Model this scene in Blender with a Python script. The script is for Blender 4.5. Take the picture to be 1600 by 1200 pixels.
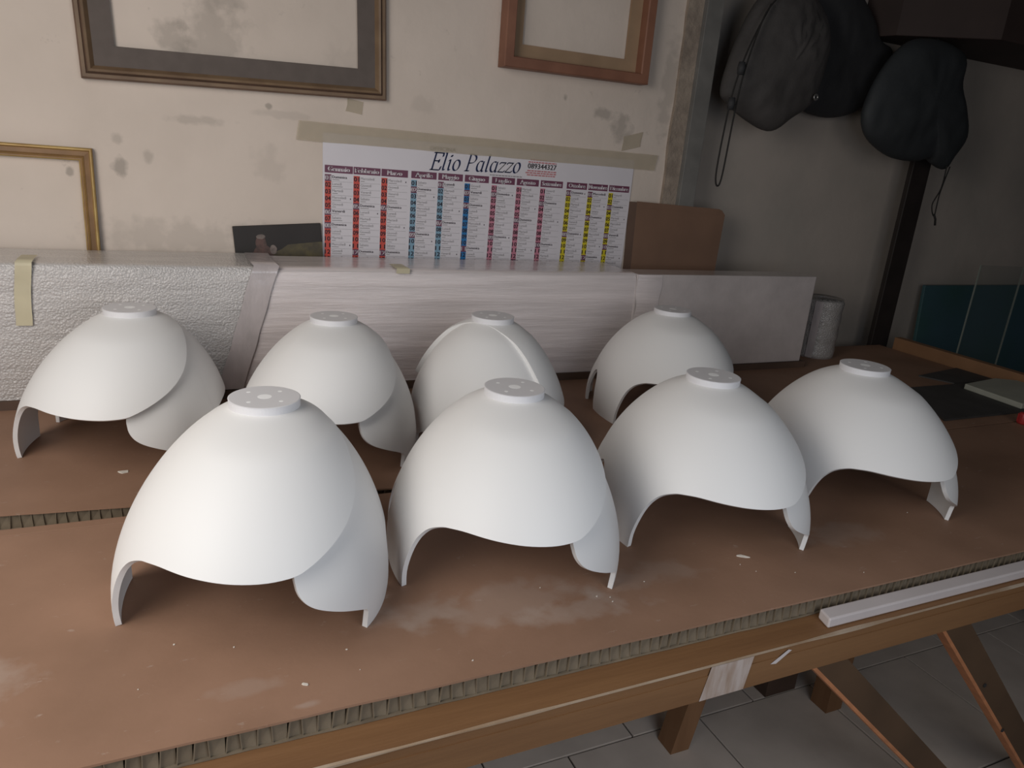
import bpy, bmesh, math, random
from mathutils import Vector, Matrix, noise

for o in list(bpy.data.objects): bpy.data.objects.remove(o)
SC = bpy.context.scene
COL = SC.collection
random.seed(7)
T = 0.80                      # height of the bench surface above the floor

# ---------------------------------------------------------------- camera
cam_d = bpy.data.cameras.new('camera'); cam = bpy.data.objects.new('camera', cam_d); COL.objects.link(cam)
rt = Vector((0.910721, -0.404649, 0.082745)); up = Vector((0.050466, 0.30786, 0.950092)); fw = Vector((0.409927, 0.861093, -0.300796))
m = Matrix((rt, up, -fw)).transposed().to_4x4(); m.translation = Vector((0, 0, T + 0.7079))
cam.matrix_world = m
cam_d.sensor_width = 36; cam_d.lens = 36 * 1135.79 / 1600; cam_d.clip_start = 0.02
SC.camera = cam

# ---------------------------------------------------------------- world, daylight, added fill lamps, exposure
w = bpy.data.worlds.new('world'); SC.world = w; w.use_nodes = True
bg = w.node_tree.nodes['Background']; bg.inputs[0].default_value = (0.80, 0.86, 1.0, 1); bg.inputs[1].default_value = 0.012

def area(name, loc, target, sx, sy, power, col):
    l = bpy.data.lights.new(name, 'AREA'); l.shape = 'RECTANGLE'; l.size = sx; l.size_y = sy; l.energy = power; l.color = col
    o = bpy.data.objects.new(name, l); COL.objects.link(o); o.location = loc
    o.rotation_euler = (Vector(target) - Vector(loc)).to_track_quat('-Z', 'Y').to_euler()
    return o
area('doorway_daylight', (-1.0, 0.3, T + 0.80), (0.1, 1.6, T + 0.10), 0.9, 1.0, 13, (1.0, 0.965, 0.92))
area('high_window_daylight', (-0.9, 0.8, T + 1.30), (0.1, 1.3, T), 1.0, 1.0, 11.5, (1.0, 0.955, 0.91))  # added lamp high at the left, brightens bench top and discs
area('shopfront_daylight', (0.58, -0.38, T + 0.58), (0.30, 1.2, T + 0.15), 0.9, 0.9, 7.0, (0.78, 0.87, 1.0))  # added bluish lamp close to the camera, brightens the shade fronts
area('side_window_daylight', (1.2, -1.2, T + 1.0), (0.8, 1.4, T + 0.1), 1.3, 1.3, 8.0, (1.0, 0.965, 0.93))  # added lamp at front right, lifts the right-facing sides of the shades

SC.view_settings.view_transform = 'Standard'; SC.view_settings.look = 'None'
SC.view_settings.exposure = 0.0; SC.view_settings.gamma = 1.0; SC.view_settings.use_curve_mapping = False

# ---------------------------------------------------------------- materials
def mat(name, col, rough=0.6, var=0.0, scale=8.0, col2=None, bump=0.0, bscale=60.0, metal=0.0, stretch=(1, 1, 1), spec=0.5, detail=4.0, coat=0.0):
    M = bpy.data.materials.new(name); M.use_nodes = True
    nt = M.node_tree; N = nt.nodes; L = nt.links; b = N['Principled BSDF']
    b.inputs['Roughness'].default_value = rough; b.inputs['Metallic'].default_value = metal
    b.inputs['Specular IOR Level'].default_value = spec; b.inputs['Coat Weight'].default_value = coat
    tc = N.new('ShaderNodeTexCoord'); mp = N.new('ShaderNodeMapping'); mp.inputs['Scale'].default_value = stretch
    L.new(tc.outputs['Object'], mp.inputs[0])
    if col2 is None and var > 0: col2 = tuple(c * (1 - var) for c in col)
    if col2 is not None:
        n = N.new('ShaderNodeTexNoise'); n.inputs['Scale'].default_value = scale; n.inputs['Detail'].default_value = detail
        r = N.new('ShaderNodeValToRGB'); r.color_ramp.elements[0].position = 0.35; r.color_ramp.elements[1].position = 0.68
        r.color_ramp.elements[0].color = (*col, 1); r.color_ramp.elements[1].color = (*col2, 1)
        L.new(mp.outputs[0], n.inputs[0]); L.new(n.outputs[0], r.inputs[0]); L.new(r.outputs[0], b.inputs['Base Color'])
        M['ramp'] = r.name
    else:
        b.inputs['Base Color'].default_value = (*col, 1)
    if bump > 0:
        n2 = N.new('ShaderNodeTexNoise'); n2.inputs['Scale'].default_value = bscale; n2.inputs['Detail'].default_value = 3
        bp = N.new('ShaderNodeBump'); bp.inputs['Strength'].default_value = bump; bp.inputs['Distance'].default_value = 0.01
        L.new(mp.outputs[0], n2.inputs[0]); L.new(n2.outputs[0], bp.inputs['Height']); L.new(bp.outputs[0], b.inputs['Normal'])
    return M

def add_stains(M, stains, col, amount=0.6):
    """dirt marks with a place and an outline of their own: list of (x, y, z, rx, ry, rz, strength)"""
    nt = M.node_tree; N = nt.nodes; L = nt.links; b = N['Principled BSDF']
    src = b.inputs['Base Color'].links[0].from_socket
    tc = N.new('ShaderNodeTexCoord')
    nz = N.new('ShaderNodeTexNoise'); nz.inputs['Scale'].default_value = 22; nz.inputs['Detail'].default_value = 5
    L.new(tc.outputs['Object'], nz.inputs[0])
    for (x, y, z, rx, ry, rz, s) in stains:
        mp = N.new('ShaderNodeMapping'); mp.inputs['Location'].default_value = (-x / rx, -y / ry, -z / rz); mp.inputs['Scale'].default_value = (1 / rx, 1 / ry, 1 / rz)
        L.new(tc.outputs['Object'], mp.inputs[0])
        ln = N.new('ShaderNodeVectorMath'); ln.operation = 'LENGTH'; L.new(mp.outputs[0], ln.inputs[0])
        ad = N.new('ShaderNodeMath'); ad.operation = 'MULTIPLY_ADD'; ad.inputs[1].default_value = 2.4; ad.inputs[2].default_value = -1.2
        L.new(nz.outputs[0], ad.inputs[0])
        sm = N.new('ShaderNodeMath'); sm.operation = 'ADD'; L.new(ln.outputs['Value'], sm.inputs[0]); L.new(ad.outputs[0], sm.inputs[1])
        mr = N.new('ShaderNodeMapRange'); mr.inputs['From Min'].default_value = 1.0; mr.inputs['From Max'].default_value = 0.45
        mr.inputs['To Min'].default_value = 0; mr.inputs['To Max'].default_value = s * amount
        L.new(sm.outputs[0], mr.inputs['Value'])
        mx = N.new('ShaderNodeMix'); mx.data_type = 'RGBA'; mx.inputs['B'].default_value = (*col, 1)
        L.new(mr.outputs[0], mx.inputs['Factor']); L.new(src, mx.inputs['A']); src = mx.outputs['Result']
    L.new(src, b.inputs['Base Color'])

def add_specks(M, scale, thr, col, stretch=(1, 1, 1)):
    nt = M.node_tree; N = nt.nodes; L = nt.links; b = N['Principled BSDF']
    src = b.inputs['Base Color'].links[0].from_socket
    tc = N.new('ShaderNodeTexCoord'); mp = N.new('ShaderNodeMapping'); mp.inputs['Scale'].default_value = stretch; L.new(tc.outputs['Object'], mp.inputs[0])
    nz = N.new('ShaderNodeTexNoise'); nz.inputs['Scale'].default_value = scale; nz.inputs['Detail'].default_value = 6; nz.inputs['Roughness'].default_value = 0.7
    L.new(mp.outputs[0], nz.inputs[0])
    mr = N.new('ShaderNodeMapRange'); mr.inputs['From Min'].default_value = thr; mr.inputs['From Max'].default_value = thr + 0.09
    mr.inputs['To Max'].default_value = 0.55
    L.new(nz.outputs[0], mr.inputs['Value'])
    mx = N.new('ShaderNodeMix'); mx.data_type = 'RGBA'; mx.inputs['B'].default_value = (*col, 1)
    L.new(mr.outputs[0], mx.inputs['Factor']); L.new(src, mx.inputs['A']); L.new(mx.outputs['Result'], b.inputs['Base Color'])

def film_mat(name, col, stretch, scale, strength, rough, vor=False):
    """crinkled clear wrapping over a pale panel: glossy with deep crinkle relief"""
    M = bpy.data.materials.new(name); M.use_nodes = True
    nt = M.node_tree; N = nt.nodes; L = nt.links; b = N['Principled BSDF']
    b.inputs['Base Color'].default_value = (*col, 1); b.inputs['Roughness'].default_value = rough
    b.inputs['Coat Weight'].default_value = 0.9; b.inputs['Coat Roughness'].default_value = 0.04
    tc = N.new('ShaderNodeTexCoord'); mp = N.new('ShaderNodeMapping'); mp.inputs['Scale'].default_value = stretch
    L.new(tc.outputs['Object'], mp.inputs[0])
    n = N.new('ShaderNodeTexNoise'); n.inputs['Scale'].default_value = scale; n.inputs['Detail'].default_value = 7; n.inputs['Roughness'].default_value = 0.68
    L.new(mp.outputs[0], n.inputs[0]); h = n.outputs[0]
    r = N.new('ShaderNodeMapRange'); r.inputs['From Min'].default_value = 0.3; r.inputs['From Max'].default_value = 0.7
    r.inputs['To Min'].default_value = 0.80; r.inputs['To Max'].default_value = 1.06; L.new(h, r.inputs['Value'])
    vm = N.new('ShaderNodeVectorMath'); vm.operation = 'SCALE'; vm.inputs[0].default_value = col; L.new(r.outputs[0], vm.inputs['Scale'])
    L.new(vm.outputs[0], b.inputs['Base Color'])
    bp = N.new('ShaderNodeBump'); bp.inputs['Strength'].default_value = strength; bp.inputs['Distance'].default_value = 0.01
    L.new(h, bp.inputs['Height'])
    if vor:
        v = N.new('ShaderNodeTexVoronoi'); v.inputs['Scale'].default_value = 190; L.new(tc.outputs['Object'], v.inputs[0])
        bp2 = N.new('ShaderNodeBump'); bp2.inputs['Strength'].default_value = 0.42; bp2.inputs['Distance'].default_value = 0.005; bp2.invert = True
        L.new(v.outputs['Distance'], bp2.inputs['Height']); L.new(bp.outputs[0], bp2.inputs['Normal']); L.new(bp2.outputs[0], b.inputs['Normal'])
        L.new(bp2.outputs[0], b.inputs['Coat Normal'])
    else:
        L.new(bp.outputs[0], b.inputs['Normal']); L.new(bp.outputs[0], b.inputs['Coat Normal'])
    return M

MT = {}
MT['lamp'] = mat('white_lamp_paint', (0.78, 0.77, 0.76), 0.52, spec=0.35)
MT['disc'] = mat('disc_paint', (0.70, 0.69, 0.705), 0.55)
MT['hole'] = mat('drilled_plaster', (0.96, 0.96, 0.96), 0.8)  # bright white stands in for light caught inside the holes
MT['plaster'] = mat('old_plaster', (0.70, 0.60, 0.52), 0.9, col2=(0.62, 0.53, 0.455), scale=3.2, bump=0.25, bscale=14)
add_specks(MT['plaster'], 9, 0.66, (0.30, 0.25, 0.21))
add_stains(MT['plaster'], [(0.12, 2.3, T + 0.94, .10, .5, .11, .6), (0.02, 2.3, T + 0.93, .05, .5, .05, .7), (0.16, 2.3, T + 1.05, .06, .5, .05, .5), (0.50, 2.3, T + 0.93, .09, .5, .05, .25), (-0.135, 2.3, T + 0.585, .022, .5, .03, 1.0),
    (-0.25, 2.3, T + 0.565, .010, .5, .014, 1.0), (-0.13, 2.3, T + 0.66, .02, .5, .02, .6), (0.07, 2.3, T + 0.725, .10, .5, .015, .5), (1.44, 2.3, T + 0.82, .05, .5, .05, .8), (1.37, 2.3, T + 0.865, .045, .5, .025, .8), (0.0, 2.3, T + 0.40, .26, .5, .06, .4),
    (1.21, 2.3, T + 0.90, .012, .5, .012, 1.0), (0.26, 2.3, T + 0.62, .05, .5, .06, .25), (1.62, 2.3, T + 0.98, .05, .5, .2, .5), (0.26, 2.3, T + 0.78, .010, .5, .010, 1.0), (-0.06, 2.3, T + 0.62, .018, .5, .02, .6), (0.72, 2.3, T + 0.83, .05, .5, .03, .25), (0.30, 2.3, T + 0.76, .12, .5, .012, .3)], (0.27, 0.235, 0.20))
MT['plaster_shaded'] = mat('dull_alcove_plaster', (0.465, 0.405, 0.355), 0.92, col2=(0.38, 0.34, 0.30), scale=2.6, bump=0.2, bscale=12)  # light falling off to the right is put into this darker plaster
MT['plaster_edge'] = mat('broken_plaster_edge', (0.36, 0.29, 0.23), 0.9, col2=(0.25, 0.20, 0.16), scale=18, bump=0.6, bscale=40)
MT['steel'] = mat('grey_steel', (0.20, 0.19, 0.175), 0.6, var=0.25, scale=12)
MT['dark_steel'] = mat('dark_brown_steel', (0.028, 0.020, 0.017), 0.55, var=0.3, scale=10)
MT['hardboard'] = mat('brown_hardboard', (0.322, 0.187, 0.123), 0.62, col2=(0.25, 0.143, 0.091), scale=4.5, bump=0.03, bscale=90, spec=0.35, detail=6)
add_specks(MT['hardboard'], 26, 0.64, (0.46, 0.37, 0.31), (1.0, 2.2, 1))
add_specks(MT['hardboard'], 70, 0.70, (0.62, 0.55, 0.48))
add_stains(MT['hardboard'], [(.47, .93, T, .20, .06, .5, .8), (.58, .88, T, .14, .035, .5, .9), (.33, .95, T, .10, .04, .5, .6), (-.30, .97, T, .10, .07, .5, 1.0), (-.28, .90, T, .06, .05, .5, .8), (.72, .93, T, .16, .04, .5, .6), (1.25, .95, T, .10, .05, .5, .6), (.12, .80, T, .03, .008, .5, 1.0), (.05, .86, T, .05, .02, .5, .6)], (0.47, 0.40, 0.35), 0.30)
MT['kraft'] = mat('kraft_core', (0.21, 0.165, 0.112), 0.85, var=0.35, scale=25)
MT['kraft_dark'] = mat('kraft_core_inner', (0.17, 0.13, 0.085), 0.9, var=0.35, scale=40)
MT['bench'] = mat('bench_wood', (0.225, 0.112, 0.046), 0.6, col2=(0.18, 0.086, 0.035), scale=5, stretch=(0.4, 4, 4), bump=0.1, bscale=30)
MT['bench_worn'] = mat('worn_pale_edge', (0.30, 0.19, 0.11), 0.8, col2=(0.46, 0.37, 0.28), scale=9)
MT['paint_smear'] = mat('pale_paint_smear', (0.50, 0.42, 0.38), 0.8, col2=(0.34, 0.24, 0.18), scale=22, stretch=(3, 1, 0.6))
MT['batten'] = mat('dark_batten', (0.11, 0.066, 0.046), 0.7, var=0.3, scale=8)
MT['trestle'] = mat('trestle_wood', (0.30, 0.155, 0.075), 0.65, col2=(0.22, 0.11, 0.05), scale=4, stretch=(5, 5, 0.6))
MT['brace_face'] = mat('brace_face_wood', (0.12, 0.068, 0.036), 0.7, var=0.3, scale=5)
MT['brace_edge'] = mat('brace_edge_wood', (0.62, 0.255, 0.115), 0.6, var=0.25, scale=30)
MT['tile'] = mat('grey_floor_tile', (0.67, 0.59, 0.52), 0.5, col2=(0.57, 0.50, 0.44), scale=7, bump=0.04, bscale=40)
MT['grout'] = mat('dark_grout', (0.07, 0.055, 0.045), 0.9, var=0.4, scale=20)
MT['foam'] = mat('white_foam_board', (0.62, 0.56, 0.55), 0.6, var=0.12, scale=6)
MT['foam_grey'] = film_mat('grey_film_over_foam', (0.60, 0.54, 0.525), (1, 1, 1), 5, 0.25, 0.35)
MT['bubble'] = film_mat('bubble_wrap', (0.565, 0.535, 0.52), (0.13, 1, 1.5), 34, 0.40, 0.30, vor=True)
MT['roll_wrap'] = film_mat('dusty_bubble_wrap', (0.40, 0.375, 0.36), (1, 1, 1), 30, 0.4, 0.35, vor=True)  # bubble wrap darkened to carry the dimmer light on the roll
MT['stretch'] = film_mat('stretch_film', (0.80, 0.72, 0.71), (0.12, 1, 2.2), 16, 0.6, 0.32)
MT['band'] = film_mat('film_fold', (0.54, 0.48, 0.475), (1, 1, .4), 22, 0.3, 0.4)
MT['tape'] = mat('yellowed_tape', (0.58, 0.52, 0.36), 0.5, var=0.1, scale=20)
MT['gold'] = mat('gilded_wood', (0.52, 0.36, 0.13), 0.38, col2=(0.36, 0.22, 0.08), scale=20, metal=0.25)
MT['gold_dark'] = mat('gilded_groove', (0.30, 0.17, 0.08), 0.5, var=0.3, scale=14)
MT['bronze'] = mat('bronzed_moulding', (0.21, 0.135, 0.075), 0.55, col2=(0.15, 0.09, 0.05), scale=14)
MT['bronze_dark'] = mat('brown_moulding', (0.17, 0.105, 0.072), 0.55, var=0.25, scale=12)
MT['liner'] = mat('grey_brown_liner', (0.13, 0.105, 0.092), 0.85, var=0.12, scale=30)
MT['cherry'] = mat('reddish_frame_wood', (0.26, 0.115, 0.068), 0.55, col2=(0.20, 0.085, 0.05), scale=5, stretch=(2, 2, 2))
MT['tan'] = mat('tan_frame_liner', (0.36, 0.235, 0.14), 0.7, var=0.15, scale=10)
MT['cardboard'] = mat('brown_cardboard', (0.22, 0.125, 0.08), 0.8, var=0.15, scale=6)
MT['card_dark'] = mat('cardboard_side', (0.11, 0.065, 0.045), 0.85, var=0.2, scale=9)
MT['picture_dark'] = mat('dark_painted_picture', (0.034, 0.029, 0.027), 0.7, var=0.2, scale=8)
MT['figure'] = mat('painted_figure_brown', (0.12, 0.060, 0.046), 0.5, col2=(0.06, 0.035, 0.028), scale=60)
MT['figure_light'] = mat('painted_figure_light', (0.22, 0.17, 0.145), 0.5, var=0.5, scale=60)
MT['field'] = mat('painted_field', (0.10, 0.078, 0.030), 0.5, col2=(0.055, 0.042, 0.022), scale=40)
MT['bag_grey'] = mat('dark_grey_bag_cloth', (0.080, 0.072, 0.068), 0.75, var=0.3, scale=9, bump=0.25, bscale=24)
MT['bag_black'] = mat('black_bag_cloth', (0.032, 0.032, 0.034), 0.7, var=0.2, scale=7, bump=0.2, bscale=20)
MT['bag_blue'] = mat('blue_black_bag_cloth', (0.034, 0.038, 0.041), 0.65, var=0.2, scale=7, bump=0.2, bscale=20)
MT['cord'] = mat('dark_cord', (0.02, 0.018, 0.016), 0.8, var=0.2, scale=80)
MT['eyelet'] = mat('metal_eyelet', (0.35, 0.34, 0.32), 0.3, metal=0.8)
MT['shelf'] = mat('dark_shelf_wood', (0.050, 0.030, 0.025), 0.7, var=0.3, scale=5)
MT['teal'] = mat('dark_teal_board', (0.050, 0.105, 0.135), 0.5, col2=(0.040, 0.100, 0.095), scale=3)
MT['rail'] = mat('tan_rail_wood', (0.30, 0.155, 0.075), 0.6, var=0.2, scale=6)
MT['rubber'] = mat('black_rubber_mat', (0.056, 0.053, 0.050), 0.7, var=0.25, scale=12)
MT['slab'] = mat('pale_green_slab', (0.42, 0.42, 0.35), 0.6, var=0.12, scale=12)
MT['red'] = mat('red_plastic', (0.42, 0.03, 0.03), 0.4, var=0.1, scale=10)
MT['white_strip'] = mat('white_plastic_strip', (0.62, 0.56, 0.55), 0.5, var=0.08, scale=8)
MT['chip'] = mat('plaster_chip', (0.72, 0.66, 0.58), 0.8, var=0.2, scale=60)
MT['paper'] = mat('calendar_paper', (0.72, 0.68, 0.71), 0.45, var=0.05, scale=5)
MT['header'] = mat('print_plum', (0.155, 0.045, 0.085), 0.5, var=0.05, scale=30)
MT['c_red'] = mat('print_red', (0.60, 0.075, 0.050), 0.5, var=0.08, scale=30)
MT['c_pale'] = mat('print_pale_blue', (0.21, 0.36, 0.47), 0.5, var=0.05, scale=30)
MT['c_blue'] = mat('print_blue', (0.015, 0.17, 0.42), 0.5, var=0.05, scale=30)
MT['c_pink'] = mat('print_pink', (0.55, 0.21, 0.28), 0.5, var=0.05, scale=30)
MT['c_yellow'] = mat('print_yellow', (0.64, 0.53, 0.02), 0.5, var=0.05, scale=30)
MT['ink'] = mat('print_ink', (0.055, 0.035, 0.045), 0.5, var=0.05, scale=30)
MT['ink_soft'] = mat('print_grey', (0.27, 0.25, 0.25), 0.5, var=0.05, scale=30)
MT['ink_blue'] = mat('print_navy', (0.055, 0.075, 0.19), 0.5, var=0.05, scale=30)
MT['ink_red'] = mat('print_soft_red', (0.55, 0.22, 0.23), 0.5, var=0.05, scale=30)
MT['ink_white'] = mat('print_white', (0.75, 0.70, 0.73), 0.5, var=0.03, scale=30)

def see_through(name, col, t, rough):
    M = bpy.data.materials.new(name); M.use_nodes = True; nt = M.node_tree; N = nt.nodes; L = nt.links
    b = N['Principled BSDF']; b.inputs['Roughness'].default_value = rough
    n = N.new('ShaderNodeTexNoise'); n.inputs['Scale'].default_value = 25
    r = N.new('ShaderNodeValToRGB'); r.color_ramp.elements[0].color = (*col, 1); r.color_ramp.elements[1].color = (*[c * .85 for c in col], 1)
    tc = N.new('ShaderNodeTexCoord'); L.new(tc.outputs['Object'], n.inputs[0]); L.new(n.outputs[0], r.inputs[0]); L.new(r.outputs[0], b.inputs['Base Color'])
    tr = N.new('ShaderNodeBsdfTransparent'); mx = N.new('ShaderNodeMixShader'); mx.inputs[0].default_value = t
    L.new(tr.outputs[0], mx.inputs[1]); L.new(b.outputs[0], mx.inputs[2]); L.new(mx.outputs[0], N['Material Output'].inputs['Surface'])
    return M
MT['masking'] = see_through('masking_tape', (0.66, 0.57, 0.43), 0.40, 0.6)
MT['clear'] = see_through('clear_acrylic', (0.10, 0.13, 0.12), 0.14, 0.08)
MT['clear_edge'] = see_through('acrylic_edge', (0.30, 0.33, 0.29), 0.75, 0.3)

# ---------------------------------------------------------------- helpers
class MB:
    def __init__(s): s.v = []; s.f = []; s.m = []
    def add(s, vs, fs, mi=0):
        o = len(s.v); s.v += [tuple(v) for v in vs]; s.f += [tuple(i + o for i in f) for f in fs]; s.m += [mi] * len(fs); return s
    def box(s, x0, x1, y0, y1, z0, z1, mi=0):
        return s.add([(x0, y0, z0), (x1, y0, z0), (x1, y1, z0), (x0, y1, z0), (x0, y0, z1), (x1, y0, z1), (x1, y1, z1), (x0, y1, z1)],
                     [(0, 3, 2, 1), (4, 5, 6, 7), (0, 1, 5, 4), (1, 2, 6, 5), (2, 3, 7, 6), (3, 0, 4, 7)], mi)
    def prism(s, pts, z0, z1, mi=0):
        n = len(pts)
        return s.add([(x, y, z0) for x, y in pts] + [(x, y, z1) for x, y in pts],
                     [tuple(range(n))[::-1], tuple(range(n, 2 * n))] + [(i, (i + 1) % n, n + (i + 1) % n, n + i) for i in range(n)], mi)
    def hexa(s, a, b, c, d, off, mi=0):
        """plank: quad a,b,c,d pushed by the vector off"""
        P = [Vector(p) for p in (a, b, c, d)]; Q = [p + Vector(off) for p in P]
        return s.add(P + Q, [(0, 3, 2, 1), (4, 5, 6, 7), (0, 1, 5, 4), (1, 2, 6, 5), (2, 3, 7, 6), (3, 0, 4, 7)], mi)
    def lathe(s, prof, n=32, c=(0, 0), mi=0):
        o = len(s.v)
        for r, z in prof:
            for k in range(n):
                a = 2 * math.pi * k / n; s.v.append((c[0] + r * math.cos(a), c[1] + r * math.sin(a), z))
        for i in range(len(prof) - 1):
            for k in range(n):
                s.f.append((o + i * n + k, o + i * n + (k + 1) % n, o + (i + 1) * n + (k + 1) % n, o + (i + 1) * n + k)); s.m.append(mi)
        return s
    def tube(s, pts, r, n=6, mi=0):
        o = len(s.v); P = [Vector(p) for p in pts]
        for i, p in enumerate(P):
            d = (P[min(i + 1, len(P) - 1)] - P[max(i - 1, 0)]).normalized()
            a = d.cross(Vector((0.31, 0.9, 0.2))).normalized(); b = d.cross(a)
            for k in range(n):
                t = 2 * math.pi * k / n; s.v.append(tuple(p + a * math.cos(t) * r + b * math.sin(t) * r))
        for i in range(len(P) - 1):
            for k in range(n):
                s.f.append((o + i * n + k, o + i * n + (k + 1) % n, o + (i + 1) * n + (k + 1) % n, o + (i + 1) * n + k)); s.m.append(mi)
        s.f.append(tuple(o + k for k in range(n))[::-1]); s.m.append(mi); s.f.append(tuple(o + (len(P) - 1) * n + k for k in range(n))); s.m.append(mi)
        return s
    def build(s, name, mats, parent=None, smooth=False, fix=True):
        me = bpy.data.meshes.new(name); me.from_pydata(s.v, [], s.f)
        for x in (mats if isinstance(mats, (list, tuple)) else [mats]): me.materials.append(MT[x])
        me.polygons.foreach_set('material_index', s.m)
        if fix:
            bm = bmesh.new(); bm.from_mesh(me); bmesh.ops.recalc_face_normals(bm, faces=bm.faces); bm.to_mesh(me); bm.free()
        if smooth: me.shade_smooth()
        me.update()
        o = bpy.data.objects.new(name, me); COL.objects.link(o)
        if parent is not None: o.parent = parent
        return o

def tag(o, label=None, cat=None, group=None, kind=None):
    if label: o['label'] = label
    if cat: o['category'] = cat
    if group: o['group'] = group
    if kind: o['kind'] = kind
    return o
def empty(name, loc=(0, 0, 0), rot=(0, 0, 0)):
    o = bpy.data.objects.new(name, None); COL.objects.link(o); o.location = loc; o.rotation_euler = rot; o.empty_display_size = .05; return o
def bevel(o, w_, seg=2, ang=40):
    b = o.modifiers.new('bevel', 'BEVEL'); b.width = w_; b.segments = seg; b.limit_method = 'ANGLE'; b.angle_limit = math.radians(ang); return o

# ---------------------------------------------------------------- the room
g = MB().box(-2.6, 4.8, -1.2, 2.7, -0.06, -0.006)
floor = tag(g.build('floor', 'grout'), kind='structure')
S = 0.432; tm = None
for j in range(-1, 5):
    y0 = 1.30 - 0.42 + (j - 1) * 0.42
    for i in range(-1, 11):
        x0 = 0.878 - 2 * S + i * S + (0.206 if (j % 2 == 0) else 0)
        if tm is None:
            t0 = MB(); e = .005; q = .0012
            t0.add([(0, 0, -.006), (S - e, 0, -.006), (S - e, .42 - e, -.006), (0, .42 - e, -.006), (0, 0, -q), (S - e, 0, -q), (S - e, .42 - e, -q), (0, .42 - e, -q),
                    (q, q, 0), (S - e - q, q, 0), (S - e - q, .42 - e - q, 0), (q, .42 - e - q, 0)],
                   [(0, 1, 5, 4), (1, 2, 6, 5), (2, 3, 7, 6), (3, 0, 4, 7), (4, 5, 9, 8), (5, 6, 10, 9), (6, 7, 11, 10), (7, 4, 8, 11), (8, 9, 10, 11)])
            o = t0.build('tile', 'tile', floor); tm = o.data
        else:
            o = bpy.data.objects.new('tile', tm); COL.objects.link(o); o.parent = floor
        o.location = (x0 + e / 2, y0 + e / 2, random.uniform(-.0008, .0004)); o.rotation_euler = (0, 0, random.uniform(-.002, .002))

tag(MB().box(-2.6, 1.66, 2.32, 2.60, 0, 3.0).build('wall_back', 'plaster'), kind='structure')
tag(MB().box(1.66, 4.8, 2.45, 2.60, 0, 3.0).build('wall_alcove', 'plaster_shaded'), kind='structure')
# broken plaster edge and grey steel upright at the corner of the alcove
pe = MB(); n = 40
for i in range(n):
    z0 = 3.0 * i / n; z1 = 3.0 * (i + 1) / n
    e0 = 1.645 + .010 * noise.noise((0, 0, z0 * 9)); e1 = 1.645 + .010 * noise.noise((0, 0, z1 * 9))
    pe.add([(e0, 2.306, z0), (1.71, 2.306, z0), (1.71, 2.306, z1), (e1, 2.306, z1), (e0, 2.325, z0), (1.71, 2.45, z0), (1.71, 2.45, z1), (e1, 2.325, z1)],
           [(0, 1, 2, 3), (0, 3, 7, 4), (1, 5, 6, 2)])
tag(pe.build('trim_1', 'plaster_edge'), kind='structure')
st = MB().box(1.708, 1.778, 2.285, 2.293, 0, 3.0).box(1.708, 1.716, 2.293, 2.45, 0, 3.0).box(1.770, 1.778, 2.293, 2.45, 0, 3.0)
tag(bevel(st.build('trim_2', 'steel'), .002), kind='structure')

# ---------------------------------------------------------------- workbench
bench = tag(empty('workbench', (1.0, 1.5, 0)), 'long brown wooden workbench with a front apron, carrying all the white lampshades', 'workbench')
def B(mb, name, mats, par=bench, **k):
    o = mb.build(name, mats, None, **k); o.parent = par; o.matrix_parent_inverse = Matrix.Translation(-Vector((1.0, 1.5, 0))); return o
ZB = T - .0348
B(MB().box(-1.4, 3.03, .725, 2.30, ZB - .018, ZB), 'table_top', 'bench')
apron = B(MB().box(-1.4, 3.03, .7235, .745, T - .099, ZB - .0182), 'apron', 'bench')
we = MB(); k = 160
for i in range(k):
    x = -1.0 + i * 2.6 / k; x2 = x + 2.6 / k
    f1 = .0007 + .006 * max(0, noise.noise((x * 4.3, 0, 5))); f2 = .0007 + .006 * max(0, noise.noise((x2 * 4.3, 0, 5)))
    we.add([(x, .7230, ZB - f1 - .0005), (x2, .7230, ZB - f2 - .0005), (x2, .7230, ZB + .0005), (x, .7230, ZB + .0005), (x, .7255 + f1, ZB + .0005), (x2, .7255 + f2, ZB + .0005)], [(0, 1, 2, 3), (3, 2, 5, 4)])
B(we, 'worn_edge', 'bench_worn', fix=False)
B(MB().add([(.722, .7226, T - .0985), (.812, .7226, T - .0985), (.822, .7226, T - .036), (.735, .7226, T - .036)], [(0, 1, 2, 3)]), 'paint_patch', 'paint_smear', fix=False)
B(MB().add([(.862, .7226, T - .062), (.875, .7226, T - .064), (.905, .7226, T - .044), (.897, .7226, T - .041)], [(0, 1, 2, 3)]), 'paint_patch', 'white_strip', fix=False)
B(MB().hexa((1.145, 1.21, 0), (1.205, 1.21, 0), (1.345, 1.21, T - .052), (1.285, 1.21, T - .052), (0, .06, 0)), 'leg', 'trestle')
B(MB().hexa((1.690, 1.185, 0), (1.752, 1.185, 0), (1.752, 1.185, T - .052), (1.690, 1.185, T - .052), (0, .06, 0)), 'leg', 'trestle')
B(MB().hexa((1.56, 1.30, 0), (1.68, 1.30, 0), (1.68, 1.30, .075), (1.56, 1.30, .075), (0, .26, 0)), 'foot_block', 'batten')
for lx in (-1.1, 2.7):
    for ly in (1.0, 2.1): B(MB().box(lx, lx + .07, ly, ly + .07, 0, T - .052), 'leg', 'trestle')
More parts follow.
